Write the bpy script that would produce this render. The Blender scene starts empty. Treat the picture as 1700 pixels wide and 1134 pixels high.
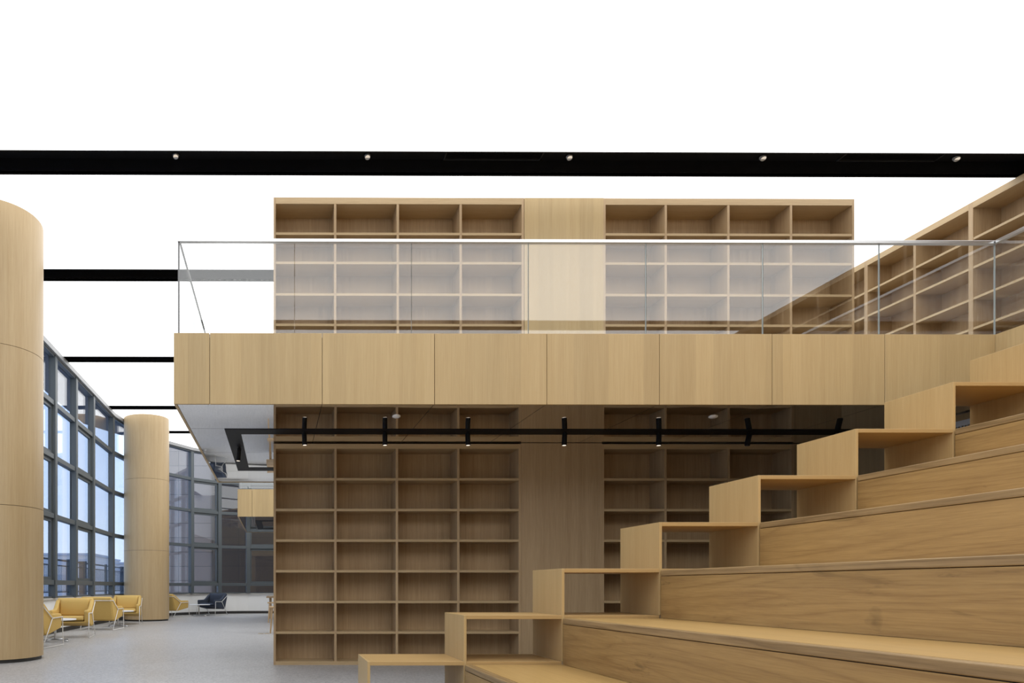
import bpy, bmesh, math, random
from mathutils import Vector, Matrix
random.seed(7)
C = bpy.context.scene.collection
sc = bpy.context.scene

# ------------------------------------------------------------------ camera
F, PPX, PPY, HC = 1133.0, 464.0, 975.0, 0.956
TH = -0.0052                                           # slight yaw to the right
cam = bpy.data.cameras.new('camera'); camo = bpy.data.objects.new('camera', cam); C.objects.link(camo)
cam.sensor_width = 36.0; cam.lens = F / 1700 * 36
cam.shift_x = (850 - PPX) / 1700; cam.shift_y = (PPY - 567) / 1700
cam.clip_start = 0.05; cam.clip_end = 900
camo.location = (0, 0, HC); camo.rotation_euler = (math.pi / 2, 0, TH)
sc.camera = camo
cs, sn = math.cos(TH), math.sin(TH)

def PX(px, Y):                                         # world X of a pixel column on the plane y = Y
    u = (px - PPX) / F
    t = Y / (cs + u * sn)
    return t * (-sn + u * cs)
def PZ(px, py, Y):
    u = (px - PPX) / F
    t = Y / (cs + u * sn)
    return HC + t * (PPY - py) / F

def PY(px, X):                                         # depth at which the plane x = X crosses a pixel column
    u = (px - PPX) / F
    return X * (cs + u * sn) / (u * cs - sn)

# ------------------------------------------------------------------ materials
def new_mat(name):
    m = bpy.data.materials.new(name); m.use_nodes = True
    nt = m.node_tree; b = nt.nodes['Principled BSDF']
    return m, nt, b
def plain(name, col, rough=0.5, metal=0.0, spec=0.5, noise=0.0, nscale=40.0):
    m, nt, b = new_mat(name)
    b.inputs['Roughness'].default_value = rough; b.inputs['Metallic'].default_value = metal
    b.inputs['Specular IOR Level'].default_value = spec
    geo = nt.nodes.new('ShaderNodeNewGeometry')
    nz = nt.nodes.new('ShaderNodeTexNoise'); nz.inputs['Scale'].default_value = nscale; nz.inputs['Detail'].default_value = 3
    nt.links.new(geo.outputs['Position'], nz.inputs['Vector'])
    mx = nt.nodes.new('ShaderNodeMix'); mx.data_type = 'RGBA'
    k = noise
    mx.inputs[6].default_value = tuple(c * (1 - k) for c in col) + (1,)
    mx.inputs[7].default_value = tuple(min(1, c * (1 + k)) for c in col) + (1,)
    nt.links.new(nz.outputs['Fac'], mx.inputs[0]); nt.links.new(mx.outputs[2], b.inputs['Base Color'])
    return m

def veneer(name, light, dark, grain='Z', rough=0.42, spec=0.35, stripe=0.22, stripe_amt=0.10, fine=1.0, objvar=0.05, spots=0.0, contrast=1.0, figure=0.0):
    """Straight-grained timber: fine streaks along the grain and veneer leaves of slightly different tone."""
    m, nt, b = new_mat(name); N = nt.nodes; L = nt.links
    geo = N.new('ShaderNodeNewGeometry')
    def noise(sc3, scale, detail=4, rough_=0.6, dist=0.0):
        mp = N.new('ShaderNodeMapping'); mp.inputs['Scale'].default_value = sc3
        L.new(geo.outputs['Position'], mp.inputs['Vector'])
        nz = N.new('ShaderNodeTexNoise'); nz.inputs['Scale'].default_value = scale; nz.inputs['Detail'].default_value = detail
        nz.inputs['Roughness'].default_value = rough_; nz.inputs['Distortion'].default_value = dist
        L.new(mp.outputs['Vector'], nz.inputs['Vector'])
        return nz.outputs['Fac']
    a = {'X': (0.035, 1, 1), 'Y': (1, 0.035, 1), 'Z': (1, 1, 0.02)}[grain]
    f1 = noise(a, 130 * fine, 5, 0.7)                        # pores
    f2 = noise(a, 14 * fine, 4, 0.6, 0.4)              # broad streaks
    def math_(op, x, y):
        n = N.new('ShaderNodeMath'); n.operation = op
        for i, v in enumerate((x, y)):
            if isinstance(v, (int, float)): n.inputs[i].default_value = v
            else: L.new(v, n.inputs[i])
        return n.outputs[0]
    fac = math_('ADD', math_('MULTIPLY', f1, 0.62), math_('MULTIPLY', f2, 0.38))
    if figure:                                         # cathedral grain
        a3 = {'X': (0.07, 1, 1), 'Y': (1, 0.07, 1), 'Z': (1, 1, 0.07)}[grain]
        g = noise(a3, 3.0, 2, 0.5, 0.25)
        sw = math_('SUBTRACT', math_('POWER', math_('ABSOLUTE', math_('SINE', math_('MULTIPLY', g, 45.0), 0), 0), 0.35), 0.8)
        fac = math_('ADD', fac, math_('MULTIPLY', sw, figure))
    mr = N.new('ShaderNodeMapRange'); mr.inputs['From Min'].default_value = 0.5 - 0.2 / contrast; mr.inputs['From Max'].default_value = 0.5 + 0.2 / contrast
    L.new(fac, mr.inputs['Value'])
    mx = N.new('ShaderNodeMix'); mx.data_type = 'RGBA'
    mx.inputs[6].default_value = tuple(dark) + (1,); mx.inputs[7].default_value = tuple(light) + (1,)
    L.new(mr.outputs['Result'], mx.inputs[0])
    col = mx.outputs[2]
    # leaves of veneer
    sp = N.new('ShaderNodeSeparateXYZ'); L.new(geo.outputs['Position'], sp.inputs[0])
    across = {'X': ('Z', 'Y'), 'Y': ('Z', 'X'), 'Z': ('X', 'Y')}[grain]
    idx = math_('ADD', math_('FLOOR', math_('DIVIDE', sp.outputs[across[0]], stripe), 0), math_('MULTIPLY', math_('FLOOR', math_('DIVIDE', sp.outputs[across[1]], stripe), 0), 17.3))
    oi = N.new('ShaderNodeObjectInfo')
    wn = N.new('ShaderNodeTexWhiteNoise'); wn.noise_dimensions = '1D'; L.new(idx, wn.inputs['W'])
    v = math_('ADD', math_('MULTIPLY', math_('SUBTRACT', wn.outputs['Value'], 0.5), stripe_amt),
              math_('ADD', 1.0, math_('MULTIPLY', math_('SUBTRACT', oi.outputs['Random'], 0.5), objvar)))
    if spots:
        b2 = {'X': (0.25, 1, 1), 'Y': (1, 0.25, 1), 'Z': (1, 1, 0.25)}[grain]
        k = noise(b2, 5.5, 4, 0.6, 1.2)
        mk = N.new('ShaderNodeMapRange'); mk.inputs['From Min'].default_value = 0.27; mk.inputs['From Max'].default_value = 0.36
        mk.inputs['To Min'].default_value = 1.0 - spots; mk.inputs['To Max'].default_value = 1.0
        L.new(k, mk.inputs['Value']); v = math_('MULTIPLY', v, mk.outputs['Result'])
    hs = N.new('ShaderNodeHueSaturation'); L.new(col, hs.inputs['Color']); L.new(v, hs.inputs['Value'])
    L.new(hs.outputs['Color'], b.inputs['Base Color'])
    b.inputs['Roughness'].default_value = rough; b.inputs['Specular IOR Level'].default_value = spec
    return m

def glass(name, tint, ior):
    m = bpy.data.materials.new(name); m.use_nodes = True
    nt = m.node_tree; nt.nodes.clear()
    out = nt.nodes.new('ShaderNodeOutputMaterial'); mix = nt.nodes.new('ShaderNodeMixShader')
    tr = nt.nodes.new('ShaderNodeBsdfTransparent'); tr.inputs['Color'].default_value = tint + (1,)
    gl = nt.nodes.new('ShaderNodeBsdfGlossy'); gl.inputs['Roughness'].default_value = 0.0
    fr = nt.nodes.new('ShaderNodeFresnel'); fr.inputs['IOR'].default_value = ior
    # entering and leaving a pane reflect alike
    nt.links.new(fr.outputs[0], mix.inputs[0]); nt.links.new(tr.outputs[0], mix.inputs[1]); nt.links.new(gl.outputs[0], mix.inputs[2])
    geo = nt.nodes.new('ShaderNodeNewGeometry'); mm = nt.nodes.new('ShaderNodeMix'); mm.data_type = 'FLOAT'
    mm.inputs[2].default_value = ior; mm.inputs[3].default_value = ior
    nt.links.new(geo.outputs['Backfacing'], mm.inputs[0])
    mm2 = nt.nodes.new('ShaderNodeMath'); mm2.operation = 'DIVIDE'; mm2.inputs[0].default_value = 1.0
    # a back face would be read as glass-to-air and go total: feed it 1/ior so that both faces are air-to-glass
    mm.inputs[3].default_value = 1.0 / ior
    nt.links.new(mm.outputs[0], fr.inputs['IOR'])
    nt.nodes.remove(mm2)
    nt.links.new(mix.outputs[0], out.inputs['Surface'])
    return m

def emit(name, col, s):
    m = bpy.data.materials.new(name); m.use_nodes = True
    nt = m.node_tree; nt.nodes.clear()
    out = nt.nodes.new('ShaderNodeOutputMaterial'); e = nt.nodes.new('ShaderNodeEmission')
    e.inputs['Color'].default_value = col + (1,); e.inputs['Strength'].default_value = s
    nt.links.new(e.outputs[0], out.inputs['Surface'])
    return m

def panelled(name, col, line, w, h, plane='XZ', rough=0.6, var=0.08):
    m, nt, b = new_mat(name); N = nt.nodes; L = nt.links
    geo = N.new('ShaderNodeNewGeometry'); sp = N.new('ShaderNodeSeparateXYZ'); cb = N.new('ShaderNodeCombineXYZ')
    L.new(geo.outputs['Position'], sp.inputs[0]); L.new(sp.outputs[plane[0]], cb.inputs[0]); L.new(sp.outputs[plane[1]], cb.inputs[1])
    br = N.new('ShaderNodeTexBrick'); br.offset = 0.0; br.inputs['Scale'].default_value = 1.0
    br.inputs['Brick Width'].default_value = w; br.inputs['Row Height'].default_value = h
    br.inputs['Mortar Size'].default_value = 0.012; br.inputs['Bias'].default_value = 0
    br.inputs['Color1'].default_value = tuple(c * (1 - var) for c in col) + (1,); br.inputs['Color2'].default_value = tuple(c * (1 + var) for c in col) + (1,)
    br.inputs['Mortar'].default_value = line + (1,)
    L.new(cb.outputs[0], br.inputs['Vector']); L.new(br.outputs['Color'], b.inputs['Base Color'])
    b.inputs['Roughness'].default_value = rough
    return m

def terrazzo():
    m, nt, b = new_mat('terrazzo'); N = nt.nodes; L = nt.links
    geo = N.new('ShaderNodeNewGeometry')
    v = N.new('ShaderNodeTexVoronoi'); v.inputs['Scale'].default_value = 55
    L.new(geo.outputs['Position'], v.inputs['Vector'])
    r = N.new('ShaderNodeValToRGB'); cr = r.color_ramp
    cr.elements[0].position = 0.0; cr.elements[0].color = (0.30, 0.292, 0.285, 1)
    cr.elements[1].position = 1.0; cr.elements[1].color = (0.49, 0.478, 0.468, 1)
    sp = N.new('ShaderNodeSeparateColor'); L.new(v.outputs['Color'], sp.inputs[0]); L.new(sp.outputs[0], r.inputs[0])
    n2 = N.new('ShaderNodeTexNoise'); n2.inputs['Scale'].default_value = 1.2; n2.inputs['Detail'].default_value = 4
    L.new(geo.outputs['Position'], n2.inputs['Vector'])
    mr = N.new('ShaderNodeMapRange'); mr.inputs['To Min'].default_value = 0.93; mr.inputs['To Max'].default_value = 1.07; L.new(n2.outputs['Fac'], mr.inputs['Value'])
    hs = N.new('ShaderNodeHueSaturation'); L.new(r.outputs[0], hs.inputs['Color']); L.new(mr.outputs[0], hs.inputs['Value'])
    L.new(hs.outputs[0], b.inputs['Base Color'])
    m2 = N.new('ShaderNodeMapRange'); m2.inputs['To Min'].default_value = 0.28; m2.inputs['To Max'].default_value = 0.42; L.new(n2.outputs['Fac'], m2.inputs['Value'])
    L.new(m2.outputs[0], b.inputs['Roughness'])
    b.inputs['Specular IOR Level'].default_value = 0.5
    return m

def polished_metal():
    m, nt, b = new_mat('polished_metal'); N = nt.nodes; L = nt.links
    b.inputs['Base Color'].default_value = (0.93, 0.93, 0.93, 1); b.inputs['Metallic'].default_value = 1.0
    b.inputs['Roughness'].default_value = 0.025
    geo = N.new('ShaderNodeNewGeometry'); nz = N.new('ShaderNodeTexNoise'); nz.inputs['Scale'].default_value = 1.3; nz.inputs['Detail'].default_value = 1
    L.new(geo.outputs['Position'], nz.inputs['Vector'])
    bp = N.new('ShaderNodeBump'); bp.inputs['Strength'].default_value = 0.025; bp.inputs['Distance'].default_value = 0.1
    L.new(nz.outputs['Fac'], bp.inputs['Height']); L.new(bp.outputs[0], b.inputs['Normal'])
    return m

W_L, W_D = (0.535, 0.395, 0.205), (0.42, 0.29, 0.133)
M = {}
M['fascia'] = veneer('oak_veneer', W_L, W_D, 'Z', stripe=0.17, stripe_amt=0.12, contrast=0.9)
M['case'] = veneer('oak_veneer_case', (0.49, 0.345, 0.195), (0.335, 0.218, 0.112), 'Z', stripe=0.31, stripe_amt=0.06, contrast=1.2)
M['case_x'] = veneer('oak_veneer_case_cross', (0.52, 0.375, 0.21), (0.38, 0.26, 0.13), 'X', stripe=0.31, stripe_amt=0.0)
M['case_y'] = veneer('oak_veneer_case_deep', (0.52, 0.375, 0.21), (0.38, 0.26, 0.13), 'Y', stripe=0.31, stripe_amt=0.0)
M['column'] = veneer('oak_veneer_column', (0.56, 0.42, 0.24), (0.42, 0.29, 0.145), 'Z', stripe=0.30, stripe_amt=0.05, contrast=1.0)
M['box'] = veneer('oak_box', (0.555, 0.385, 0.18), (0.455, 0.30, 0.125), 'Z', stripe=0.4, stripe_amt=0.03, fine=1.4)
M['box_x'] = veneer('oak_box_cross', (0.54, 0.355, 0.155), (0.43, 0.27, 0.105), 'X', stripe=0.4, stripe_amt=0.03, fine=1.4)
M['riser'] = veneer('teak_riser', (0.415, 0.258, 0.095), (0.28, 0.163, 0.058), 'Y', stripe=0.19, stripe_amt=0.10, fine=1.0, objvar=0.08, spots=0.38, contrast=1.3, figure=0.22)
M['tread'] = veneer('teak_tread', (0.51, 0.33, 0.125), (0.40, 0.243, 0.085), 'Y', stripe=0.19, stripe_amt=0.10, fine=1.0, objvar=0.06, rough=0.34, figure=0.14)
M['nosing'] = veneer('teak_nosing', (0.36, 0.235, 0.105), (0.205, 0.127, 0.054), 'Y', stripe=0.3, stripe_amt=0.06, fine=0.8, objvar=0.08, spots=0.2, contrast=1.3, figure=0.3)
M['table'] = veneer('light_oak', (0.52, 0.36, 0.20), (0.42, 0.28, 0.15), 'Y')
M['floor'] = terrazzo()
M['mirror'] = polished_metal()
M['white'] = plain('white_paint', (0.88, 0.88, 0.865), 0.6, noise=0.01)
M['sill'] = plain('stone_sill', (0.52, 0.50, 0.47), 0.45, noise=0.05)
M['black'] = plain('black_paint', (0.009, 0.009, 0.010), 0.55, spec=0.15, noise=0.1)
M['dark'] = plain('dark_skirting', (0.03, 0.028, 0.026), 0.5, noise=0.1)
M['frame'] = plain('slate_aluminium', (0.085, 0.098, 0.105), 0.45, spec=0.4, noise=0.04)
M['headtrim'] = plain('grey_aluminium', (0.30, 0.30, 0.30), 0.45, noise=0.03)
M['seal'] = plain('rubber_seal', (0.02, 0.022, 0.024), 0.6, noise=0.1)
M['pane'] = glass('window_glass', (0.965, 0.97, 0.975), 1.66)
M['balglass'] = glass('balustrade_glass', (0.985, 0.99, 0.985), 1.78)
M['edge'] = plain('glass_edge', (0.42, 0.47, 0.47), 0.25, noise=0.05)
M['steel'] = plain('brushed_steel', (0.62, 0.62, 0.62), 0.28, metal=1.0, noise=0.03)
M['darksteel'] = plain('grey_steel', (0.16, 0.16, 0.16), 0.4, noise=0.03)
M['wire'] = plain('white_powder_coat', (0.78, 0.77, 0.74), 0.4, noise=0.02)
M['yellow'] = plain('ochre_upholstery', (0.62, 0.41, 0.125), 0.75, spec=0.25, noise=0.08, nscale=160)
M['navy'] = plain('slate_blue_upholstery', (0.045, 0.055, 0.078), 0.8, spec=0.25, noise=0.15, nscale=160)
M['tabletop'] = plain('white_laminate', (0.82, 0.82, 0.82), 0.35, noise=0.01)
M['brass'] = plain('brass', (0.62, 0.48, 0.27), 0.35, metal=0.8, noise=0.05)
M['lamp'] = emit('lamp_glow', (1.0, 0.86, 0.72), 1.2)
M['lamp_soft'] = emit('lamp_glow_soft', (1.0, 0.85, 0.68), 0.75)
M['luminous'] = emit('stretch_ceiling', (0.985, 0.995, 1.0), 2.35)
M['plastic'] = plain('white_plastic', (0.55, 0.55, 0.54), 0.5, noise=0.02)
M['darkwood'] = veneer('oak_veneer_wall', (0.40, 0.285, 0.155), (0.28, 0.19, 0.095), 'Z', stripe=0.3, stripe_amt=0.05)
M['eave'] = panelled('eave_panels', (0.11, 0.10, 0.115), (0.05, 0.045, 0.055), 1.2, 1.45, 'XY')
M['stone'] = panelled('stone_cladding', (0.30, 0.225, 0.18), (0.12, 0.09, 0.075), 1.4, 0.62, 'XZ')
M['stone_shaded'] = panelled('shaded_cladding', (0.055, 0.035, 0.022), (0.025, 0.017, 0.012), 1.6, 0.62, 'XZ')  # shade on the neighbouring wall, put into its base colour
M['rail'] = plain('blue_grey_steel', (0.055, 0.085, 0.12), 0.5, noise=0.05)
M['concrete'] = plain('pale_concrete', (0.60, 0.59, 0.58), 0.85, noise=0.08, nscale=2)
M['haze'] = plain('pale_haze_render', (0.72, 0.66, 0.62), 0.9, noise=0.04, nscale=0.3)  # distance haze lightened into the colours of the far buildings and land
M['haze_dark'] = plain('blue_haze_render', (0.50, 0.50, 0.53), 0.9, noise=0.04, nscale=0.3)
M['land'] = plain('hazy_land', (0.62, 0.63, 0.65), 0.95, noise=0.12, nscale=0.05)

# ------------------------------------------------------------------ building helpers
class MB:
    def __init__(s): s.v, s.f, s.m = [], [], []
    def _add(s, vs, fs, mi=0):
        o = len(s.v); s.v += [tuple(v) for v in vs]
        for f in fs: s.f.append([i + o for i in f]); s.m.append(mi)
    def box(s, x0, x1, y0, y1, z0, z1, mi=0):
        if x0 > x1: x0, x1 = x1, x0
        if y0 > y1: y0, y1 = y1, y0
        vs = [(x, y, z) for z in (z0, z1) for y in (y0, y1) for x in (x0, x1)]
        s._add(vs, [(0, 2, 3, 1), (4, 5, 7, 6), (0, 1, 5, 4), (2, 6, 7, 3), (0, 4, 6, 2), (1, 3, 7, 5)], mi); return s
    def obox(s, A, d, n, s0, s1, n0, n1, z0, z1, mi=0):
        vs = [(A[0] + d[0] * a + n[0] * b, A[1] + d[1] * a + n[1] * b, z) for z in (z0, z1) for b in (n0, n1) for a in (s0, s1)]
        fs = [(0, 2, 3, 1), (4, 5, 7, 6), (0, 1, 5, 4), (2, 6, 7, 3), (0, 4, 6, 2), (1, 3, 7, 5)]
        if d[0] * n[1] - d[1] * n[0] < 0: fs = [tuple(reversed(f)) for f in fs]
        s._add(vs, fs, mi); return s
    def prism(s, poly, z0, z1, mi=0, mib=None):        # polygon in xy (ccw) extruded in z
        n = len(poly)
        vs = [(x, y, z0) for x, y in poly] + [(x, y, z1) for x, y in poly]
        s._add(vs, [tuple(range(n, 2 * n))] + [(i, (i + 1) % n, n + (i + 1) % n, n + i) for i in range(n)], mi)
        s._add([(x, y, z0) for x, y in poly], [tuple(range(n - 1, -1, -1))], mi if mib is None else mib); return s
    def prism_x(s, poly, x0, x1, mi=0):                # polygon in yz (ccw seen from +x) extruded in x
        n = len(poly)
        vs = [(x0, y, z) for y, z in poly] + [(x1, y, z) for y, z in poly]
        s._add(vs, [tuple(range(n, 2 * n)), tuple(range(n - 1, -1, -1))] + [(i, (i + 1) % n, n + (i + 1) % n, n + i) for i in range(n)], mi); return s
    def cyl(s, p0, p1, r0, r1=None, seg=16, mi=0):
        r1 = r0 if r1 is None else r1
        p0, p1 = Vector(p0), Vector(p1); d = (p1 - p0).normalized()
        a = d.orthogonal().normalized(); b = d.cross(a)
        vs = []
        for p, r in ((p0, r0), (p1, r1)):
            vs += [p + (a * math.cos(2 * math.pi * k / seg) + b * math.sin(2 * math.pi * k / seg)) * r for k in range(seg)]
        s._add(vs, [tuple(range(seg - 1, -1, -1)), tuple(range(seg, 2 * seg))] + [(k, (k + 1) % seg, seg + (k + 1) % seg, seg + k) for k in range(seg)], mi); return s
    def tube(s, pts, r, seg=8, closed=False, mi=0):
        P = [Vector(p) for p in pts]; n = len(P); rings = []
        for i in range(n):
            if closed: t = (P[(i + 1) % n] - P[i - 1]).normalized()
            else: t = (P[min(i + 1, n - 1)] - P[max(i - 1, 0)]).normalized()
            ref = Vector((1, 0, 0)) if abs(t.x) < 0.9 else Vector((0, 0, 1))
            a = t.cross(ref).normalized(); b = t.cross(a)
            rings.append([P[i] + (a * math.cos(2 * math.pi * k / seg) + b * math.sin(2 * math.pi * k / seg)) * r for k in range(seg)])
        vs = [v for rg in rings for v in rg]; fs = []
        for i in range(n if closed else n - 1):
            j = (i + 1) % n
            for k in range(seg):
                fs.append((i * seg + k, i * seg + (k + 1) % seg, j * seg + (k + 1) % seg, j * seg + k))
        if not closed: fs += [tuple(range(seg - 1, -1, -1)), tuple(range((n - 1) * seg, n * seg))]
        s._add(vs, fs, mi); return s
    def build(s, name, mats, parent=None, bevel=0.0, smooth=False, seg=2):
        me = bpy.data.meshes.new(name)
        if parent is not None: org = world_loc(parent)
        else:
            xs = [v[0] for v in s.v]; ys = [v[1] for v in s.v]; zs = [v[2] for v in s.v]
            org = Vector(((min(xs) + max(xs)) / 2, (min(ys) + max(ys)) / 2, min(zs)))
        me.from_pydata([tuple(Vector(v) - org) for v in s.v], [], s.f); me.update()
        bm = bmesh.new(); bm.from_mesh(me); bmesh.ops.recalc_face_normals(bm, faces=bm.faces); bm.to_mesh(me); bm.free()
        o = bpy.data.objects.new(name, me); C.objects.link(o)
        for mm in (mats if isinstance(mats, (list, tuple)) else [mats]): me.materials.append(mm)
        for p, mi in zip(me.polygons, s.m): p.material_index = mi
        if smooth:
            for p in me.polygons: p.use_smooth = True
        if bevel:
            bv = o.modifiers.new('bevel', 'BEVEL'); bv.width = bevel; bv.segments = seg; bv.limit_method = 'ANGLE'; bv.angle_limit = math.radians(35)
            if smooth: bv.harden_normals = False
        if parent is not None: o.parent = parent
        else: o.location = org
        return o
def world_loc(o):
    p = Vector((0, 0, 0))
    while o is not None: p = p + o.location; o = o.parent
    return p
def tag(o, label, cat, group=None):
    o['label'] = label; o['category'] = cat
    if group: o['group'] = group
    return o
def thing(name, label, cat, loc, group=None):
    o = bpy.data.objects.new(name, None); C.objects.link(o); o.location = loc; o.empty_display_size = 0.2
    return tag(o, label, cat, group)
def struct(o, label=None, cat=None):
    o['kind'] = 'structure'
    if label: o['label'] = label
    if cat: o['category'] = cat
    return o
def copy_tree(root, loc, rotz, label):
    r = root.copy(); C.objects.link(r); r.location = loc; r.rotation_euler = (0, 0, rotz); r['label'] = label
    for ch in list(root.children):
        c = ch.copy(); C.objects.link(c); c.parent = r
        for g in list(ch.children):
            d = g.copy(); C.objects.link(d); d.parent = c
    return r
def B(*a): return MB().box(*a)

# ------------------------------------------------------------------ room outline
ZC = 5.80
def xl(Y, off=0.0):                                    # inner face of the left window wall at depth Y
    if Y <= 18.7: return -4.6 + off
    k = min(1.0, (Y - 18.7) / 6.3)
    return -0.6 - (4.0 - off) * math.sqrt(max(0.0, 1 - k * k))
PATH = [(-4.6, -6.0), (-4.6, 18.7)] + [(-0.6 - 4.0 * math.cos(a), 18.7 + 6.3 * math.sin(a)) for a in [math.radians(6 * i) for i in range(1, 16)]] + [(9.1, 25.0)]
def offset_path(path, off):                            # + = into the room
    out = []
    for i, p in enumerate(path):
        a = Vector(path[max(i - 1, 0)]); b = Vector(path[min(i + 1, len(path) - 1)])
        d = (b - a).normalized(); n = Vector((d.y, -d.x))
        q = Vector(p) + n * off
        out.append((q.x, q.y))
    return out
def ribbon(path, o0, o1, z0, z1):
    a, b = offset_path(path, o0), offset_path(path, o1); mb = MB()
    n = len(a)
    vs = []
    for i in range(n): vs += [(*a[i], z0), (*b[i], z0), (*b[i], z1), (*a[i], z1)]
    fs = []
    for i in range(n - 1):
        o = 4 * i
        for k in range(4): fs.append((o + k, o + (k + 1) % 4, o + 4 + (k + 1) % 4, o + 4 + k))
    fs += [(0, 3, 2, 1), (4 * n - 4, 4 * n - 3, 4 * n - 2, 4 * n - 1)]
    mb._add(vs, fs); return mb

fl = [(9.1, -6.0), (9.1, 25.0)] + list(reversed(offset_path(PATH, -0.1)[:-1]))
struct(MB().prism(fl, -0.12, 0.0).build('floor', M['floor']))
struct(ribbon(PATH, -0.16, 0.0, 0.0, 0.70).build('wall_left', M['white']))
struct(ribbon(PATH, -0.12, 0.05, 0.70, 0.735).build('trim_1', M['sill']))
struct(ribbon(PATH, 0.0, 0.012, 0.0, 0.09).build('baseboard_left', M['dark']))
struct(B(9.1, 9.3, -6.0, 25.2, 0, 6.1).build('wall_right', M['white']))
struct(B(-4.8, 9.3, -6.2, -6.0, 0, 6.1).build('wall_back', M['darkwood']))

# luminous ceiling in strips between recessed black troughs
TROUGHS = [(-4.0, -3.55), (0.52, 0.96), (4.2, 4.62), (7.59, 8.01), (10.42, 10.80), (14.36, 14.70), (18.24, 18.60), (21.16, 21.50)]
edges = [-6.0] + [e for t in TROUGHS for e in t] + [24.97]
for i in range(0, len(edges), 2):
    y0, y1 = edges[i], edges[i + 1]
    n = 2 if y1 < 18 else 8
    left = [(xl(y0 + (y1 - y0) * k / n, 0.02), y0 + (y1 - y0) * k / n) for k in range(n + 1)]
    poly = [(9.1, y0), (9.1, y1)] + list(reversed(left))
    o = MB().prism(poly, ZC, ZC + 0.03, 0, 1).build('ceiling', [M['white'], M['luminous']])
    struct(o)
for i, (y0, y1) in enumerate(TROUGHS):
    x0 = max(xl(y0, 0.02), xl(y1, 0.02)) if y1 > 18.7 else -4.58
    mb = MB().box(x0, 9.1, y0, y1, ZC + 0.18, ZC + 0.20)
    mb.box(x0, 9.1, y0 - 0.015, y0, ZC - 0.003, ZC + 0.20).box(x0, 9.1, y1, y1 + 0.015, ZC - 0.003, ZC + 0.20).box(x0, x0 + 0.015, y0, y1, ZC, ZC + 0.2)
    struct(mb.build('trim_%d' % (i + 2), M['black']))
roof = [(9.3, -6.3), (9.3, 25.4), (-0.6, 25.4), (-3.2, 24.7), (-5.0, 23.6), (-6.05, 21.5), (-6.05, -6.3)]
struct(MB().prism(roof, 6.10, 6.30).build('ceiling_eave', M['eave']))

# ------------------------------------------------------------------ curtain wall, one window per bay
CL = offset_path(PATH, -0.02)
posts = [(-4.62, y) for y in (-6.0, -3.1, -0.2, 2.7, 5.4, 8.1, 11.0, 12.55, 14.03, 15.48, 16.96)] + [(-4.62, 19.02), (-4.32, 21.0), (-3.76, 22.55), (PX(316, 23.78), 23.78), (PX(363, 24.6), 24.6), (PX(411.5, 24.98), 24.98), (0.05, 25.02), (1.6, 25.02), (3.2, 25.02), (4.8, 25.02), (6.4, 25.02), (8.0, 25.02), (9.1, 25.02)]
SASH = {6, 7, 9, 12, 14, 16}
rows = [1.055, 2.41, 3.62, 4.72]
for i in range(len(posts) - 1):
    A, Bp = Vector(posts[i]), Vector(posts[i + 1])
    d = (Bp - A); Ln = d.length; d = d / Ln; n = Vector((d.y, -d.x))
    if i > 0:
        dp = (A - Vector(posts[i - 1])).normalized(); pd = (dp + d).normalized()
    else: pd = d
    pn = Vector((pd.y, -pd.x))
    r = bpy.data.objects.new('window_%d' % (i + 1), None); C.objects.link(r); r.location = (A.x, A.y, 0.735); r['kind'] = 'structure'
    MB().obox(A, pd, pn, -0.07, 0.07, -0.03, 0.12, 0.735, 6.10).build('mullion', M['frame'], r, bevel=0.006)
    MB().obox(A, d, n, 0.08, Ln - 0.08, -0.03, 0.10, 5.66, 5.795).obox(A, d, n, 0.0, Ln, -0.10, -0.02, 5.795, 6.10).build('head', M['frame'], r)
    MB().obox(A, d, n, 0.0, Ln, 0.09, 0.16, 5.70, 5.798).build('head_trim', M['headtrim'], r)
    MB().obox(A, d, n, 0.08, Ln - 0.08, -0.08, 0.05, 0.735, 0.77).build('bottom_rail', M['frame'], r)
    zs = [0.77] + [z for rr in rows for z in (rr - 0.05, rr + 0.05)] + [5.66]
    for z in rows:
        MB().obox(A, d, n, 0.07, Ln - 0.07, -0.03, 0.095, z - 0.05, z + 0.05).build('transom', M['frame'], r, bevel=0.005)
    for k in range(5):
        z0, z1 = zs[2 * k], zs[2 * k + 1]
        s0, s1 = 0.07, Ln - 0.07
        if i in SASH and k in (1, 2, 3):
            w = 0.065
            sm = MB().obox(A, d, n, s0, s1, -0.012, 0.045, z0, z0 + w).obox(A, d, n, s0, s1, -0.012, 0.045, z1 - w, z1)
            sm.obox(A, d, n, s0, s0 + w, -0.012, 0.045, z0 + w, z1 - w).obox(A, d, n, s1 - w, s1, -0.012, 0.045, z0 + w, z1 - w)
            sm.build('sash', M['frame'], r)
            z0 += w; z1 -= w; s0 += w; s1 -= w
        MB().obox(A, d, n, s0, s1, -0.012, 0.012, z0, z1).build('pane', M['pane'], r)

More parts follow.
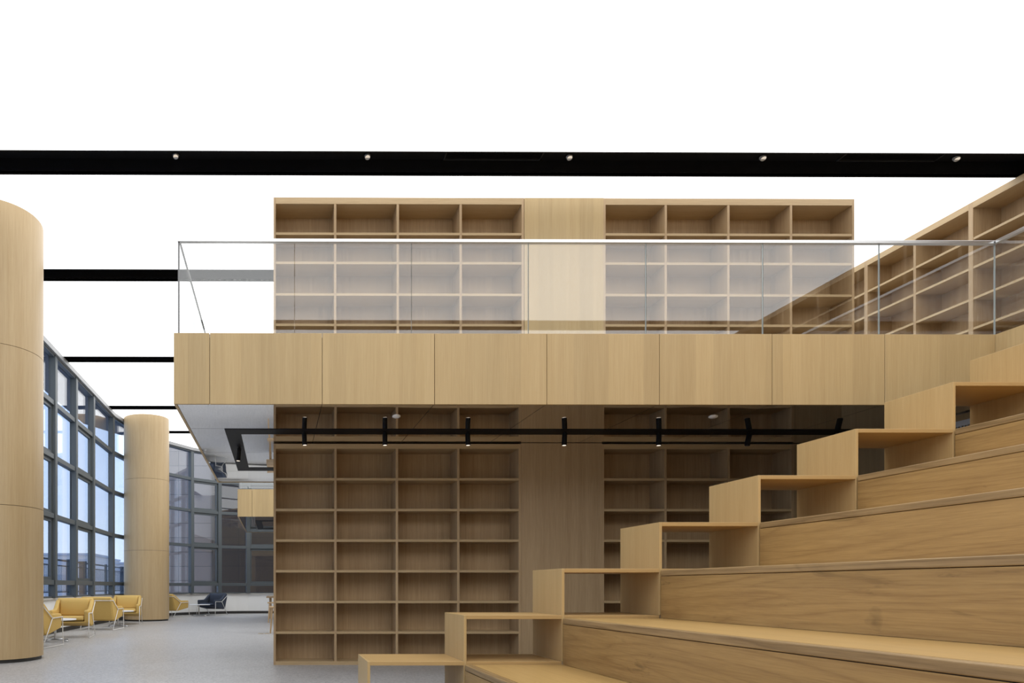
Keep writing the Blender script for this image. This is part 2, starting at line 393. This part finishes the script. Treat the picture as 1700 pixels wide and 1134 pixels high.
# ------------------------------------------------------------------ round columns
def column(name, x, y, r, label):
    t = thing(name, label, 'column', (x, y, 0))
    def lathe(prof, seg=72):
        mb = MB(); n = len(prof)
        vs = [(x + rr * math.cos(2 * math.pi * k / seg), y + rr * math.sin(2 * math.pi * k / seg), z) for rr, z in prof for k in range(seg)]
        fs = [(i * seg + k, i * seg + (k + 1) % seg, (i + 1) * seg + (k + 1) % seg, (i + 1) * seg + k) for i in range(n - 1) for k in range(seg)]
        fs += [tuple(range(seg - 1, -1, -1)), tuple(range((n - 1) * seg, n * seg))]
        mb._add(vs, fs); return mb
    def sm(o):
        me = o.data
        for p in me.polygons: p.use_smooth = len(p.vertices) == 4
        cnt = {}
        for p in me.polygons:
            for ek in p.edge_keys: cnt.setdefault(ek, []).append(p)
        for e in me.edges:
            ps = cnt[e.key]
            if len(ps) == 2 and ps[0].normal.dot(ps[1].normal) < 0.9: e.use_edge_sharp = True
    sm(lathe([(r - 0.025, 0.0), (r - 0.025, 0.05)]).build('plinth', M['dark'], t))
    for z0, z1 in ((0.045, 1.988), (1.994, 4.000), (4.006, ZC - 0.004)):
        sm(lathe([(r, z0), (r, z1)]).build('veneer_drum', M['column'], t))
    sm(lathe([(r - 0.012, 0.05), (r - 0.012, ZC - 0.006)]).build('core', M['dark'], t))
    return t
column('round_column', -3.768, 9.093, 0.642, 'large round oak-clad column at the left edge, nearest the camera')
column('round_column', -3.73, 19.71, 0.642, 'far round oak-clad column behind the yellow armchairs')

# ------------------------------------------------------------------ mezzanines
YF = 6.61
ZS, ZT, ZFL = 2.73, 3.418, 3.385
def mezzanine(Y0, xleft, xr, seams, label, arm=None):
    Y1 = Y0 + 4.96
    t = thing('mezzanine', label, 'balcony', (xleft, Y0, ZS))
    MB().box(xleft + 0.03, xr, Y0 + 0.03, Y1 - 0.03, ZS + 0.02, ZFL).build('floor_slab', M['dark'], t)
    MB().box(xleft + 0.031, xr, Y0 + 0.13, Y1 - 0.13, ZFL, ZFL + 0.012).build('floor_finish', M['floor'], t)
    sx = [xleft] + seams + [arm if arm else xr]
    for a, b in zip(sx[:-1], sx[1:]):
        MB().box(a + (0.0 if a == xleft else 0.0025), b - 0.0025, Y0, Y0 + 0.028, ZS, ZT).build('fascia_panel', M['fascia'], t, bevel=0.0015, seg=1)
    for k in range(4):
        a, b = Y0 + 0.03 + 4.93 * k / 4, Y0 + 0.03 + 4.93 * (k + 1) / 4
        MB().box(xleft, xleft + 0.028, a + 0.002, b - 0.002, ZS, ZT).build('fascia_panel', M['fascia'], t)
    MB().box(xleft + 0.03, xr, Y1 - 0.028, Y1, ZS, ZT).build('rear_fascia', M['fascia'], t)
    MB().box(xleft + 0.03, arm if arm else xr, Y0 + 0.03, Y0 + 0.10, ZFL, ZT - 0.004).build('glazing_channel', M['steel'], t)
    # polished underside in panels
    ys = [Y0 + 0.028, Y0 + 1.05, Y0 + 2.40, Y0 + 3.30, Y0 + 3.85, Y1 - 0.028]
    sxx = [xleft + 0.028] + seams[1 if Y0 < 10 else 0:] + [xr]
    for a, b in zip(sxx[:-1], sxx[1:]):
        for c, d_ in zip(ys[:-1], ys[1:]):
            MB().box(a + 0.003, b - 0.003, c + 0.003, d_ - 0.003, ZS + 0.006, ZS + 0.012).build('soffit_panel', M['mirror'], t)
    # black recessed lighting channel round the soffit
    xo, xi = xleft + 0.41, xleft + 0.585
    mb = MB().box(xo, xr - 0.1, Y0 + 1.06, Y0 + 1.315, ZS + 0.001, ZS + 0.0055).box(xo, xi, Y0 + 1.315, Y0 + 3.54, ZS + 0.001, ZS + 0.0055).box(xo, xr - 0.1, Y0 + 3.54, Y0 + 3.80, ZS + 0.001, ZS + 0.0055)
    mb.build('lighting_channel', M['black'], t)
    return t
XL = PX(288.5, YF)
XA = PX(1652.5, YF)
seams1 = [PX(p, YF) for p in (348, 535, 721.5, 908, 1095, 1282, 1469)]
mz = mezzanine(YF, XL, 9.095, seams1, 'oak-fronted mezzanine with mirrored underside between lower and upper bookcases', arm=XA)
# side arm of the mezzanine along the right wall
mb = MB()
for a, b in ((-2.0, 0.16), (0.16, 2.3), (2.3, 4.46), (4.46, YF + 0.028)):
    MB().box(XA, XA + 0.028, a + 0.002, b - 0.002, ZS, ZT).build('fascia_panel', M['fascia'], mz)
MB().box(XA + 0.03, 9.095, -2.0, YF + 0.03, ZS + 0.02, ZFL).build('floor_slab', M['dark'], mz)
MB().box(XA + 0.10, 9.095, -2.0, YF + 0.13, ZFL, ZFL + 0.012).build('floor_finish', M['floor'], mz)
seams2 = [PX(418.5, 17.15)] + [PX(418.5, 17.15) + 1.1 * k for k in range(1, 9)]
mezzanine(17.15, PX(394.5, 17.15), 9.095, seams2, 'distant oak-fronted mezzanine beyond the left edge of the bookcases')

# ------------------------------------------------------------------ glass balustrades
def fx_front(runs): return runs[0][1]
def balustrade(name, label, runs, ztop=4.354):
    """runs: list of (axis, fixed, stops) — panes between the stops."""
    ax, fx, st = runs[0]
    t = thing(name, label, 'railing', (st[0], fx, ZFL))
    for ax, fx, st in runs:
        for a, b in zip(st[:-1], st[1:]):
            a_, b_ = a + 0.003, b - 0.003
            mb = MB()
            if ax == 'X': mb.box(a_, b_, fx - 0.006, fx + 0.006, ZFL + 0.015, ztop - 0.012)
            else: mb.box(fx - 0.006, fx + 0.006, a_, b_, ZFL + 0.015, ztop - 0.012)
            o = mb.build('glass_pane', [M['balglass'], M['edge']], t)
            for p in o.data.polygons:
                nn = p.normal
                if (abs(nn.x) if ax == 'X' else abs(nn.y)) > 0.9: p.material_index = 1
    for ax, fx, st in runs:
        hw = 0.022 if ax == 'X' else 0.015
        z0 = ztop - 0.032
        mb = MB()
        if ax == 'X': mb.box(st[0] - 0.01, st[-1] + 0.01, fx - hw, fx + hw, z0, ztop)
        elif fx > 0: mb.box(fx - 0.022, fx + 0.022, st[0], st[-1] - 0.03, z0, ztop)
        else: mb.box(fx - hw, fx + hw, st[0] + 0.03, st[-1], ztop - 0.016, ztop)
        mb.build('handrail', M['steel'] if ax == 'X' or fx > 0 else M['darksteel'], t, bevel=0.003)
    x0 = runs[0][2][0]
    MB().box(x0 - 0.009, x0 + 0.007, fx_front(runs) - 0.009, fx_front(runs) + 0.007, ZFL + 0.015, ztop - 0.03).build('corner_profile', M['darksteel'], t)
    return t
YG = YF + 0.06
gx = [PX(p, YG) for p in (297, 489, 683, 877, 1072, 1266, 1459, 1651)]
balustrade('glass_balustrade', 'frameless glass balustrade with steel handrail along the near mezzanine', [
    ('X', YG, gx), ('Y', gx[0], [YG + 0.01, 7.9, 9.1, 10.3, 11.45]), ('Y', gx[-1], [-2.0, -0.6, 0.8, 2.2, 3.7, 5.2, YG])])
YG2 = 17.21
g2 = [PX(397, YG2)] + [PX(397, YG2) + 1.15 * k for k in range(1, 7)]
balustrade('glass_balustrade', 'glass balustrade on the distant mezzanine beyond the bookcases', [
    ('X', YG2, g2), ('Y', g2[0], [YG2 + 0.01, 18.4, 19.6, 20.8, 22.0])])

# ------------------------------------------------------------------ bookcases
def bookcase(label, xs, Yf, zs, z0, z1, top, depth=0.352, side='front', thick=None, group='bookcases', base=0.045):
    """xs: centre lines of sides and dividers along the case; side='front' faces -y, 'right' faces -x."""
    xs = sorted(xs); n = len(xs); th = thick or [0.028] * n
    def put(mb, a0, a1, b0, b1, c0, c1):
        return mb.box(a0, a1, Yf + b0, Yf + b1, c0, c1) if side == 'front' else mb.box(Yf + b0, Yf + b1, a0, a1, c0, c1)
    loc = ((xs[0] + xs[-1]) / 2, Yf, z0) if side == 'front' else (Yf, (xs[0] + xs[-1]) / 2, z0)
    t = thing('bookcase', label, 'bookcase', loc, group)
    mh = M['case_x'] if side == 'front' else M['case_y']
    for i, x in enumerate(xs):
        w = th[i] / 2
        e = i in (0, n - 1)
        put(MB(), x - w, x + w, 0.0 if e else 0.002, depth, z0, z1 - (0 if e else top)).build('side_panel' if e else 'divider', M['case'], t)
    L, R = xs[0] + th[0] / 2, xs[-1] - th[-1] / 2
    put(MB(), L, R, 0.0, depth, z1 - top, z1).build('top_panel', mh, t)
    put(MB(), L, R, 0.0, depth, z0, z0 + base).build('plinth', mh, t)
    put(MB(), L, R, depth - 0.014, depth - 0.002, z0 + base, z1 - top).build('back_panel', M['case'], t)
    for i in range(n - 1):
        a, b = xs[i] + th[i] / 2, xs[i + 1] - th[i + 1] / 2
        for z in zs:
            put(MB(), a, b, 0.004, depth - 0.014, z - 0.0145, z + 0.0145).build('shelf', mh, t)
    return t
YB = 8.39
ZLOW = [PZ(458, y, YB) for y in (795.5, 846.5, 897.5, 948.5, 999.5, 1050.5)]
ZUP = [PZ(458, y, YB) for y in (387.5, 436, 488.5, 539)] + [3.81]
ztop_l, ztop_u = ZS - 0.010, PZ(458, 327.5, YB)
zb_up = ZFL + 0.013
X_ = lambda p: PX(p, YB)
bookcase('empty oak bookcase on the floor under the mezzanine, left of the blank panel', [X_(p) for p in (456, 557, 659, 761, 863)], YB, ZLOW, 0.0, ztop_l, 0.06)
bookcase('empty oak bookcase under the mezzanine, right of the blank panel, behind the steps', [X_(p) for p in (1001, 1105, 1210, 1316)], YB, ZLOW, 0.0, ztop_l, 0.06)
bookcase('empty oak bookcase on the mezzanine behind the glass, left of the blank panel', [X_(p) for p in (456, 556.5, 660.5, 765, 868)], YB, ZUP, zb_up, ztop_u, 0.08, base=0.05)
bookcase('empty oak bookcase on the mezzanine behind the glass, right of the blank panel', [X_(p) for p in (1003.5, 1105.5, 1209.5, 1313.5, 1416.5)], YB, ZUP, zb_up, ztop_u, 0.08, base=0.05)
# blank panels between the cases
for nm, a, b, z0, z1 in (('wall_center', 865, 999, 0.0, ZS + 0.001), ('wall_center_upper', 870.5, 1001.5, zb_up, ztop_u)):
    struct(B(X_(a), X_(b), YB - 0.004, YB + 0.35, z0, z1).build(nm, M['fascia'] if 'upper' in nm else M['case']))
struct(B(X_(454.5), 7.0, YB + 0.356, YB + 0.45, 0, ZS).build('wall_behind_bookcases', M['darkwood']))
struct(B(X_(454.5), X_(1418), YB + 0.356, YB + 0.45, zb_up, ZC - 0.004).build('wall_behind_bookcases_upper', M['darkwood']))
struct(B(X_(1319), 7.0, YB + 0.02, YB + 0.35, 0, ZS).build('wall_beside_bookcases', M['darkwood']))
struct(B(7.0, 7.12, -2.0, YB + 0.45, 0, ZS - 0.006).build('wall_right_lower', M['darkwood']))
# long bookcases along the right wall of the mezzanine
XR = 8.70
zr_top = ZC - 0.03
names = ['empty oak bookcase along the right wall, farthest, beside the rear bookcase',
         'empty oak bookcase along the right wall, second from its far end, above the fascia corner',
         'empty oak bookcase along the right wall, nearest in view, cut by the photo edge']
q0, q1, q2 = PY(1437.5, XR), PY(1518, XR), PY(1611.5, XR)
units = [(q0, q0 + 0.76, q0 + 1.52), (q2, q1, q0), (q2 - 1.52, q2 - 0.76, q2)]
for lab, (a, b, c) in zip(names, units):
    bookcase(lab, [a + 0.014, b, c - 0.014], XR, ZUP, zb_up, zr_top, 0.08, depth=0.37, side='right', thick=[0.028, 0.036, 0.028], base=0.05)
u2 = [q2 - 1.52 - 0.76 * k for k in range(0, 11)]
bookcase('long run of wall bookcase at the right, outside the picture, mirrored in the glass', [u2[0] - 0.014] + u2[1:-1] + [u2[-1]], XR, ZUP, zb_up, zr_top, 0.08, depth=0.37, side='right', base=0.05)

# ------------------------------------------------------------------ fittings in ceiling and soffit
zt = ZC + 0.18
ords = ['leftmost', 'second', 'third', 'fourth', 'rightmost']
for p, w in zip((292, 610, 945, 1266, 1587), ords):
    x = PX(p, 7.93) 
    t = thing('downlight', '%s of the small eyeball spotlights in the nearest black ceiling slot' % w if w in ('leftmost', 'rightmost') else '%s small eyeball spotlight from the left in the nearest black ceiling slot' % w, 'ceiling light', (x, 7.93, zt), 'spotlights in the nearest ceiling slot')
    MB().cyl((x, 7.93, zt), (x, 7.93, zt - 0.008), 0.05, seg=20).build('ring', M['black'], t)
    MB().cyl((x, 7.93, zt - 0.006), (x, 7.915, zt - 0.035), 0.036, 0.030, seg=16).build('eyeball', M['plastic'], t)
    MB().cyl((x, 7.915, zt - 0.034), (x, 7.9145, zt - 0.036), 0.027, seg=16).build('lens', M['lamp_soft'], t)
for (y, p, lab) in ((14.50, 206, 'small spotlight in the black ceiling slot above the window corner'), (18.42, 259, 'small spotlight in the black slot just above the far column')):
    x = PX(p, y)
    t = thing('downlight', lab, 'ceiling light', (x, y, zt), 'spotlights in the far ceiling slots')
    MB().cyl((x, y, zt), (x, y, zt - 0.10), 0.05, seg=20).build('ring', M['black'], t)
    MB().cyl((x, y, zt - 0.09), (x, y, zt - 0.104), 0.035, seg=16).build('lens', M['lamp_soft'], t)
for (a, b, lab) in ((738, 900, 'long black air grille in the nearest ceiling slot, left of centre spotlight'), (1396, 1560, 'long black air grille in the nearest ceiling slot, before the right end')):
    xa, xb = PX(a, 7.93), PX(b, 7.93)
    t = thing('air_grille', lab, 'vent', ((xa + xb) / 2, 7.92, zt), 'air grilles in the ceiling slot')
    mb = MB().box(xa, xb, 7.83, 7.845, zt - 0.014, zt - 0.001).box(xa, xb, 7.985, 8.0, zt - 0.014, zt - 0.001).box(xa, xa + 0.015, 7.845, 7.985, zt - 0.014, zt - 0.001).box(xb - 0.015, xb, 7.845, 7.985, zt - 0.014, zt - 0.001)
    mb.build('frame', plain('charcoal_paint', (0.03, 0.03, 0.03), 0.4, noise=0.05), t)
    mb = MB()
    for k in range(5): mb.box(xa + 0.015, xb - 0.015, 7.86 + 0.025 * k, 7.868 + 0.025 * k, zt - 0.012, zt - 0.002)
    mb.build('slats', M['black'], t)

tord = ['leftmost', 'second', 'third', 'fourth', 'fifth', 'sixth', 'seventh']
for k, p in enumerate((505, 639, 776.5, 937.5, 1094, 1243, 1390)):
    x = PX(p, 7.80); tilt = [0.006, 0.0, 0.002, -0.008, -0.006, 0.0, 0.03][k]
    on = k < 5
    lab = ('leftmost black tube spotlight on the mezzanine underside, before the bookcases' if k == 0 else
           '%s tube spotlight from the left along the mezzanine underside%s' % (tord[k], '' if on else (', switched off and tilted' if k == 5 else ', unlit in the dark corner')))
    t = thing('track_spotlight', lab, 'spotlight', (x, 7.80, ZS), 'tube spotlights along the mezzanine underside')
    dx = tilt if k != 5 else -0.022
    MB().cyl((x, 7.80, ZS + 0.001), (x, 7.80, ZS - 0.02), 0.016, seg=14).build('stem', M['black'], t)
    MB().cyl((x + (0.008 if k == 5 else 0), 7.80, ZS - 0.012), (x + dx, 7.795, ZS - 0.15), 0.0275, seg=20).build('body', M['black'], t, bevel=0.003)
    MB().cyl((x + dx, 7.795, ZS - 0.148), (x + dx * 1.01, 7.795, ZS - 0.1525), 0.021, seg=16).build('lens', M['lamp'] if on else M['seal'], t)
x, y = PX(397.5, 8.66), 8.66
t = thing('track_spotlight', 'black tube spotlight on the side channel left of the bookcases', 'spotlight', (x, y, ZS), 'tube spotlights along the mezzanine underside')
MB().cyl((x, y, ZS + 0.001), (x, y, ZS - 0.02), 0.016, seg=14).build('stem', M['black'], t)
MB().cyl((x, y, ZS - 0.012), (x - 0.015, y, ZS - 0.17), 0.0275, seg=20).build('body', M['black'], t, bevel=0.003)
MB().cyl((x - 0.015, y, ZS - 0.168), (x - 0.0152, y, ZS - 0.1725), 0.022, seg=16).build('lens', M['lamp'], t)
for p, lab in ((658, 'small white ceiling disc on the mezzanine underside, above the second spotlight'), (1184, 'small white ceiling disc on the mezzanine underside, left of the tilted spotlight')):
    x = PX(p, 7.10)
    t = thing('smoke_detector', lab, 'detector', (x, 7.1, ZS), 'white discs on the mezzanine underside')
    MB().cyl((x, 7.1, ZS + 0.006), (x, 7.1, ZS - 0.002), 0.042, seg=24).build('base', M['tabletop'], t)
    MB().cyl((x, 7.1, ZS - 0.002), (x, 7.1, ZS - 0.008), 0.036, 0.030, seg=24).build('cover', M['tabletop'], t)
struct(B(2.0, 7.0, 18.6, 20.6, 0, ZS + 0.005).build('wall_core', M['darkwood']))
# air outlet high on the dark wall at the end of the steps
t = thing('air_grille', 'pale metal air grille in the dark gap under the highest step box', 'vent', (7.0, 7.0, 2.40))
MB().box(6.985, 7.0, 6.72, 7.6, 2.60, 2.655).box(6.985, 7.0, 6.72, 7.6, 2.36, 2.385).box(6.985, 7.0, 6.72, 6.745, 2.385, 2.60).box(6.985, 7.0, 7.575, 7.6, 2.385, 2.60).build('frame', M['plastic'], t)
mb = MB()
for k in range(9): mb.box(6.988, 6.996, 6.745, 7.575, 2.40 + 0.022 * k, 2.407 + 0.022 * k)
for k in range(26): mb.box(6.989, 6.995, 6.765 + 0.032 * k, 6.773 + 0.032 * k, 2.385, 2.60)
mb.build('mesh', M['plastic'], t)

# ------------------------------------------------------------------ stepped box shelf and seating steps
YN = 5.395; YFAR = YN * 1.1135
sx = [PX(p, YN) for p in (592 + 18, 770, 932.6, 1094.5, 1258.5, 1420.5, 1582)]
sx = [s_ for s_ in sx] + [PX(1610, YFAR)]
sz = [PZ(p, y, YN) for p, y in zip((610, 770, 932, 1094, 1259, 1420, 1582), (1098.5, 1021.5, 944, 867, 789, 711.8, 634))]
sz.append(sz[-1] + 0.3725)
TB = 0.031; TP = 0.022
t = thing('stepped_shelf', 'pale oak zigzag of open boxes climbing beside the seating steps', 'shelf', (sx[0], YN, 0))
for i, x in enumerate(sx):
    z_lo = 0.0 if i < 2 else sz[i - 2]
    MB().box(x, x + TP, YN, YFAR, z_lo, sz[i]).build('upright', M['box'], t, bevel=0.0015, seg=1)
for i in range(len(sz)):
    a, b = sx[i] + TP, (sx[i + 1] if i + 1 < len(sx) else XA - 0.01)
    MB().box(a, b, YN, YFAR, sz[i] - TB, sz[i]).build('box_top', M['box_x'], t, bevel=0.0015, seg=1)
    if i >= 1:
        # floor board of the box, one step down
        MB().box(a, b, YN, YFAR, sz[i - 1] - TB, sz[i - 1] - 0.001).build('box_bottom', M['box_x'], t, bevel=0.0015, seg=1)

t = thing('seating_steps', 'wide teak bleacher seating steps filling the lower right', 'steps', (sx[1], 2.0, 0))
YS0, YS1 = -1.5, YN - 0.012
bx = sx[1:7] + [sx[7]]
bz = [PZ(p, y, YN) for p, y in ((770, 1103.5), (932, 1026.5), (1095, 946.7), (1260, 868), (1421, 790), (1583, 712.8))]
bz.append(bz[-1] + 0.372)
x_end = 6.96
for i, (x, z) in enumerate(zip(bx, bz)):
    if x > x_end - 0.2: break
    xx = x + 0.004
    nx = (bx[i + 1] + 0.02) if i + 1 < len(bx) and bx[i + 1] < x_end - 0.2 else x_end
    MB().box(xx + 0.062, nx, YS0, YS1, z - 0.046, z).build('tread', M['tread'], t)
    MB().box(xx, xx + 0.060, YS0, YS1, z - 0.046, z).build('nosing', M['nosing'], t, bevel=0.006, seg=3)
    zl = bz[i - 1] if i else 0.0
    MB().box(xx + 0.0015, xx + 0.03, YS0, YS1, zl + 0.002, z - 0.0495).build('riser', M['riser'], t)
    MB().box(xx + 0.02, nx, YS0, YS1 - 0.01, max(0, zl - 0.3), z - 0.048).build('carcass', M['dark'], t)

# ------------------------------------------------------------------ lounge chairs
def lounge_chair(label, mat):
    t = thing('lounge_chair', label, 'armchair', (0, 0, 0), 'lounge chairs by the windows')
    w = 0.36
    def pr(poly, x0, x1, name, bev, par=t, m=mat):
        return MB().prism_x(poly, x0, x1).build(name, m, par, bevel=bev, smooth=True, seg=4)
    arm = [(-0.40, 0.62), (-0.26, 0.23), (-0.16, 0.20), (0.36, 0.29), (0.38, 0.49), (0.36, 0.525), (0.02, 0.53), (-0.08, 0.57), (-0.27, 0.70), (-0.36, 0.715)]
    pr(arm, w - 0.075, w, 'armrest', 0.022); pr(arm, -w, -w + 0.075, 'armrest', 0.022)
    back = [(-0.425, 0.70), (-0.29, 0.23), (-0.18, 0.20), (-0.18, 0.26), (-0.30, 0.72), (-0.36, 0.745), (-0.41, 0.735)]
    pr(back, -w + 0.02, w - 0.02, 'backrest', 0.03)
    pr([(-0.30, 0.42), (-0.20, 0.40), (-0.235, 0.66), (-0.30, 0.735), (-0.35, 0.70)], -w + 0.085, w - 0.085, 'back_cushion', 0.03)
    pr([(-0.24, 0.21), (0.36, 0.285), (0.37, 0.315), (-0.22, 0.27)], -w + 0.03, w - 0.03, 'seat_base', 0.01)
    pr([(-0.21, 0.285), (0.30, 0.325), (0.385, 0.335), (0.39, 0.385), (0.33, 0.42), (-0.20, 0.40)], -w + 0.082, w - 0.082, 'seat_cushion', 0.03)
    for s in (-1, 1):
        x = s * (w + 0.014)
        pts = [(x, -0.38, 0.012), (x, 0.40, 0.012), (x, 0.375, 0.22), (x, 0.365, 0.47), (x, -0.02, 0.46), (x, -0.36, 0.665)]
        fr = MB().tube(pts[:1] + pts[1:], 0.0085)
        fr.tube([(x, -0.38, 0.012), (x, -0.02, 0.46)], 0.0085)
        fr.build('sled_frame', M['wire'], t, smooth=True)
    MB().tube([(w + 0.014, -0.36, 0.665), (w - 0.02, -0.425, 0.66), (-w + 0.02, -0.425, 0.66), (-w - 0.014, -0.36, 0.665)], 0.0085).build('back_wire', M['wire'], t, smooth=True)
    return t
R = math.radians
y0 = lounge_chair('ochre lounge chair nearest the camera, half hidden by the near column', M['yellow'])
y0.location = (-3.93, 10.95, 0); y0.rotation_euler = (0, 0, R(-6))
copy_tree(y0, (-3.92, 13.15, 0), R(186), 'ochre lounge chair facing the camera across the nearest white table')
copy_tree(y0, (-3.94, 15.50, 0), R(-5), 'ochre lounge chair seen from behind, between its two facing neighbours')
copy_tree(y0, (-3.88, 17.70, 0), R(186), 'ochre lounge chair facing the camera in front of the far column')
copy_tree(y0, (-3.34, 22.05, 0), R(-33), 'ochre lounge chair just right of the far column, facing the slate chair')
nv = lounge_chair('dark slate blue lounge chair by the far white wall', M['navy'])
nv.location = (-2.19, 23.50, 0); nv.rotation_euler = (0, 0, R(152))

def side_table(x, y, r, z, label):
    t = thing('side_table', label, 'table', (x, y, 0), 'round white side tables')
    MB().cyl((x, y, z - 0.018), (x, y, z), r, seg=48).build('tabletop', M['tabletop'], t, bevel=0.004)
    MB().cyl((x, y, 0.035), (x, y, z - 0.018), 0.02, seg=16).build('stem', M['steel'], t)
    for k in range(4):
        a = math.pi / 4 + k * math.pi / 2 + 0.3
        MB().tube([(x, y, 0.04), (x + 0.16 * math.cos(a), y + 0.16 * math.sin(a), 0.032), (x + 0.30 * math.cos(a), y + 0.30 * math.sin(a), 0.013)], 0.013).build('foot', M['steel'], t, smooth=True)
side_table(-3.90, 12.08, 0.36, 0.395, 'round white side table between the two nearest ochre chairs')
side_table(-3.84, 16.62, 0.38, 0.385, 'round white side table in front of the far column')
side_table(-2.56, 22.72, 0.37, 0.385, 'round white side table between the far ochre chair and slate chair')

# wooden table and stools peeping out behind the bookcase
TX = PX(442, 20.6)
t = thing('oak_table', 'oak table mostly hidden behind the left end of the bookcase', 'table', (TX + 0.45, 21.6, 0))
MB().box(TX, TX + 0.9, 20.6, 22.9, 0.635, 0.67).build('tabletop', M['table'], t, bevel=0.004)
for yy in (20.75, 22.7):
    for xx in (TX + 0.09, TX + 0.75):
        MB().box(xx, xx + 0.06, yy, yy + 0.06, 0, 0.635).build('leg', M['table'], t)
def stool(x, y, label):
    t = thing('stool', label, 'stool', (x, y, 0), 'oak stools behind the bookcase')
    MB().box(x - 0.19, x + 0.19, y - 0.18, y + 0.18, 0.52, 0.555).build('seat', M['table'], t, bevel=0.012)
    for a in (-1, 1):
        for b in (-1, 1):
            MB().cyl((x + a * 0.165, y + b * 0.16, 0), (x + a * 0.13, y + b * 0.13, 0.52), 0.016, 0.022, seg=12).build('leg', M['table'], t)
stool(PX(444, 18.5) + 0.19, 18.5, 'farther oak stool peeping out left of the bookcase')
stool(PX(447, 14.3) + 0.19, 14.3, 'nearer oak stool peeping out left of the bookcase')
for p0, p1, lab in ((429, 437.5, 'brass floor socket plate left of its pair, near the bookcase'), (439.5, 446.5, 'brass floor socket plate right of its pair, near the bookcase')):
    a, b = PX(p0, 14.05), PX(p1, 14.05)
    t = thing('floor_outlet', lab, 'socket', ((a + b) / 2, 14.05, 0), 'floor sockets')
    MB().box(a, b, 14.0, 14.11, 0.0, 0.006).build('plate', M['brass'], t, bevel=0.002)
    MB().box(a + 0.02, b - 0.02, 14.03, 14.08, 0.006, 0.009).build('lid', M['steel'], t)

# ------------------------------------------------------------------ outdoors
ter = [(-9.0, -6.3), (-4.78, -6.3)] + offset_path(PATH, -0.18)[1:-1] + [(10, 25.2), (10, 31), (-9.0, 31)]
struct(MB().prism(ter, 0.35, 0.55).build('floor_terrace', M['concrete']))
struct(B(-260, 260, -60, 420, -8.4, -8.0).build('ground', M['land']))
t = thing('terrace_railing', 'blue-grey steel railing with vertical bars on the terrace outside', 'railing', (-6.3, 23, 0.55))
def rb(y0_, y1_, z0_, z1_, nm, w=0.02): MB().box(-6.3 - w, -6.3 + w, y0_, y1_, z0_, z1_).build(nm, M['rail'], t)
rb(16.4, 30.0, 1.72, 1.765, 'top_rail', 0.03); rb(16.4, 30.0, 1.57, 1.60, 'mid_rail'); rb(16.4, 30.0, 0.80, 0.835, 'bottom_rail')
for yy, w in ((16.4, 0.03), (18.3, 0.03), (20.75, 0.05), (22.30, 0.10), (25.3, 0.04), (28.0, 0.07), (29.9, 0.03)): rb(yy - w, yy + w, 0.55, 1.80, 'post', w)
for k in range(98): rb(16.55 + 0.1365 * k, 16.563 + 0.1365 * k, 0.835, 1.57, 'baluster', 0.006)

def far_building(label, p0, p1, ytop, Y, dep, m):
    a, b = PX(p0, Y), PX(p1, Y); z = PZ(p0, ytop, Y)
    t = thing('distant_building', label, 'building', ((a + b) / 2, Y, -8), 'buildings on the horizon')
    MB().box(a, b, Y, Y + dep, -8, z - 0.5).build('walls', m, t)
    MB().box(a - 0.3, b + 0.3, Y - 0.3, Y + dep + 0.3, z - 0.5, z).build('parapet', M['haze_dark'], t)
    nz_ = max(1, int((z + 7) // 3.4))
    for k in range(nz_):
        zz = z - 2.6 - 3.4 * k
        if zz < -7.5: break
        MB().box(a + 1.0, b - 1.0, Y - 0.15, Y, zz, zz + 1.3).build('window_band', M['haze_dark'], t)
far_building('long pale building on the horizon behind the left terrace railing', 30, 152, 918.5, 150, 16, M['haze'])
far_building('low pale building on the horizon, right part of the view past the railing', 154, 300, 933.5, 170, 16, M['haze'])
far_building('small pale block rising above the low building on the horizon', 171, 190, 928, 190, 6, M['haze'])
t = thing('neighbouring_building', 'clad neighbouring building, mostly in shade, seen through the far windows', 'building', (2, 29.5, 0.55))
MB().box(-4.9, -2.75, 29.5, 31, 0.55, 7.5).build('lit_facade', M['stone'], t)  # sky-lit end of the wall, its light put into a paler colour
MB().box(-2.75, 10, 29.3, 31, 0.55, 7.5).build('shaded_facade', M['stone_shaded'], t)

# ------------------------------------------------------------------ sky and colour
w = bpy.data.worlds.new('sky'); sc.world = w; w.use_nodes = True
nt = w.node_tree; bg = nt.nodes['Background']
tc = nt.nodes.new('ShaderNodeTexCoord'); sp = nt.nodes.new('ShaderNodeSeparateXYZ'); nt.links.new(tc.outputs['Generated'], sp.inputs[0])
rp = nt.nodes.new('ShaderNodeValToRGB'); cr = rp.color_ramp
cr.elements[0].position = 0.0; cr.elements[0].color = (0.60, 0.72, 0.90, 1)
cr.elements[1].position = 0.6; cr.elements[1].color = (0.30, 0.48, 0.86, 1)
e = cr.elements.new(0.12); e.color = (0.50, 0.65, 0.93, 1)
nt.links.new(sp.outputs['Z'], rp.inputs[0]); nt.links.new(rp.outputs[0], bg.inputs['Color']); bg.inputs['Strength'].default_value = 1.9

sc.view_settings.view_transform = 'Standard'; sc.view_settings.look = 'None'
sc.view_settings.gamma = 1.0; sc.view_settings.use_curve_mapping = False
sc.view_settings.exposure = 0.0
sc.cycles.use_denoising = True
sc.cycles.transparent_max_bounces = 24
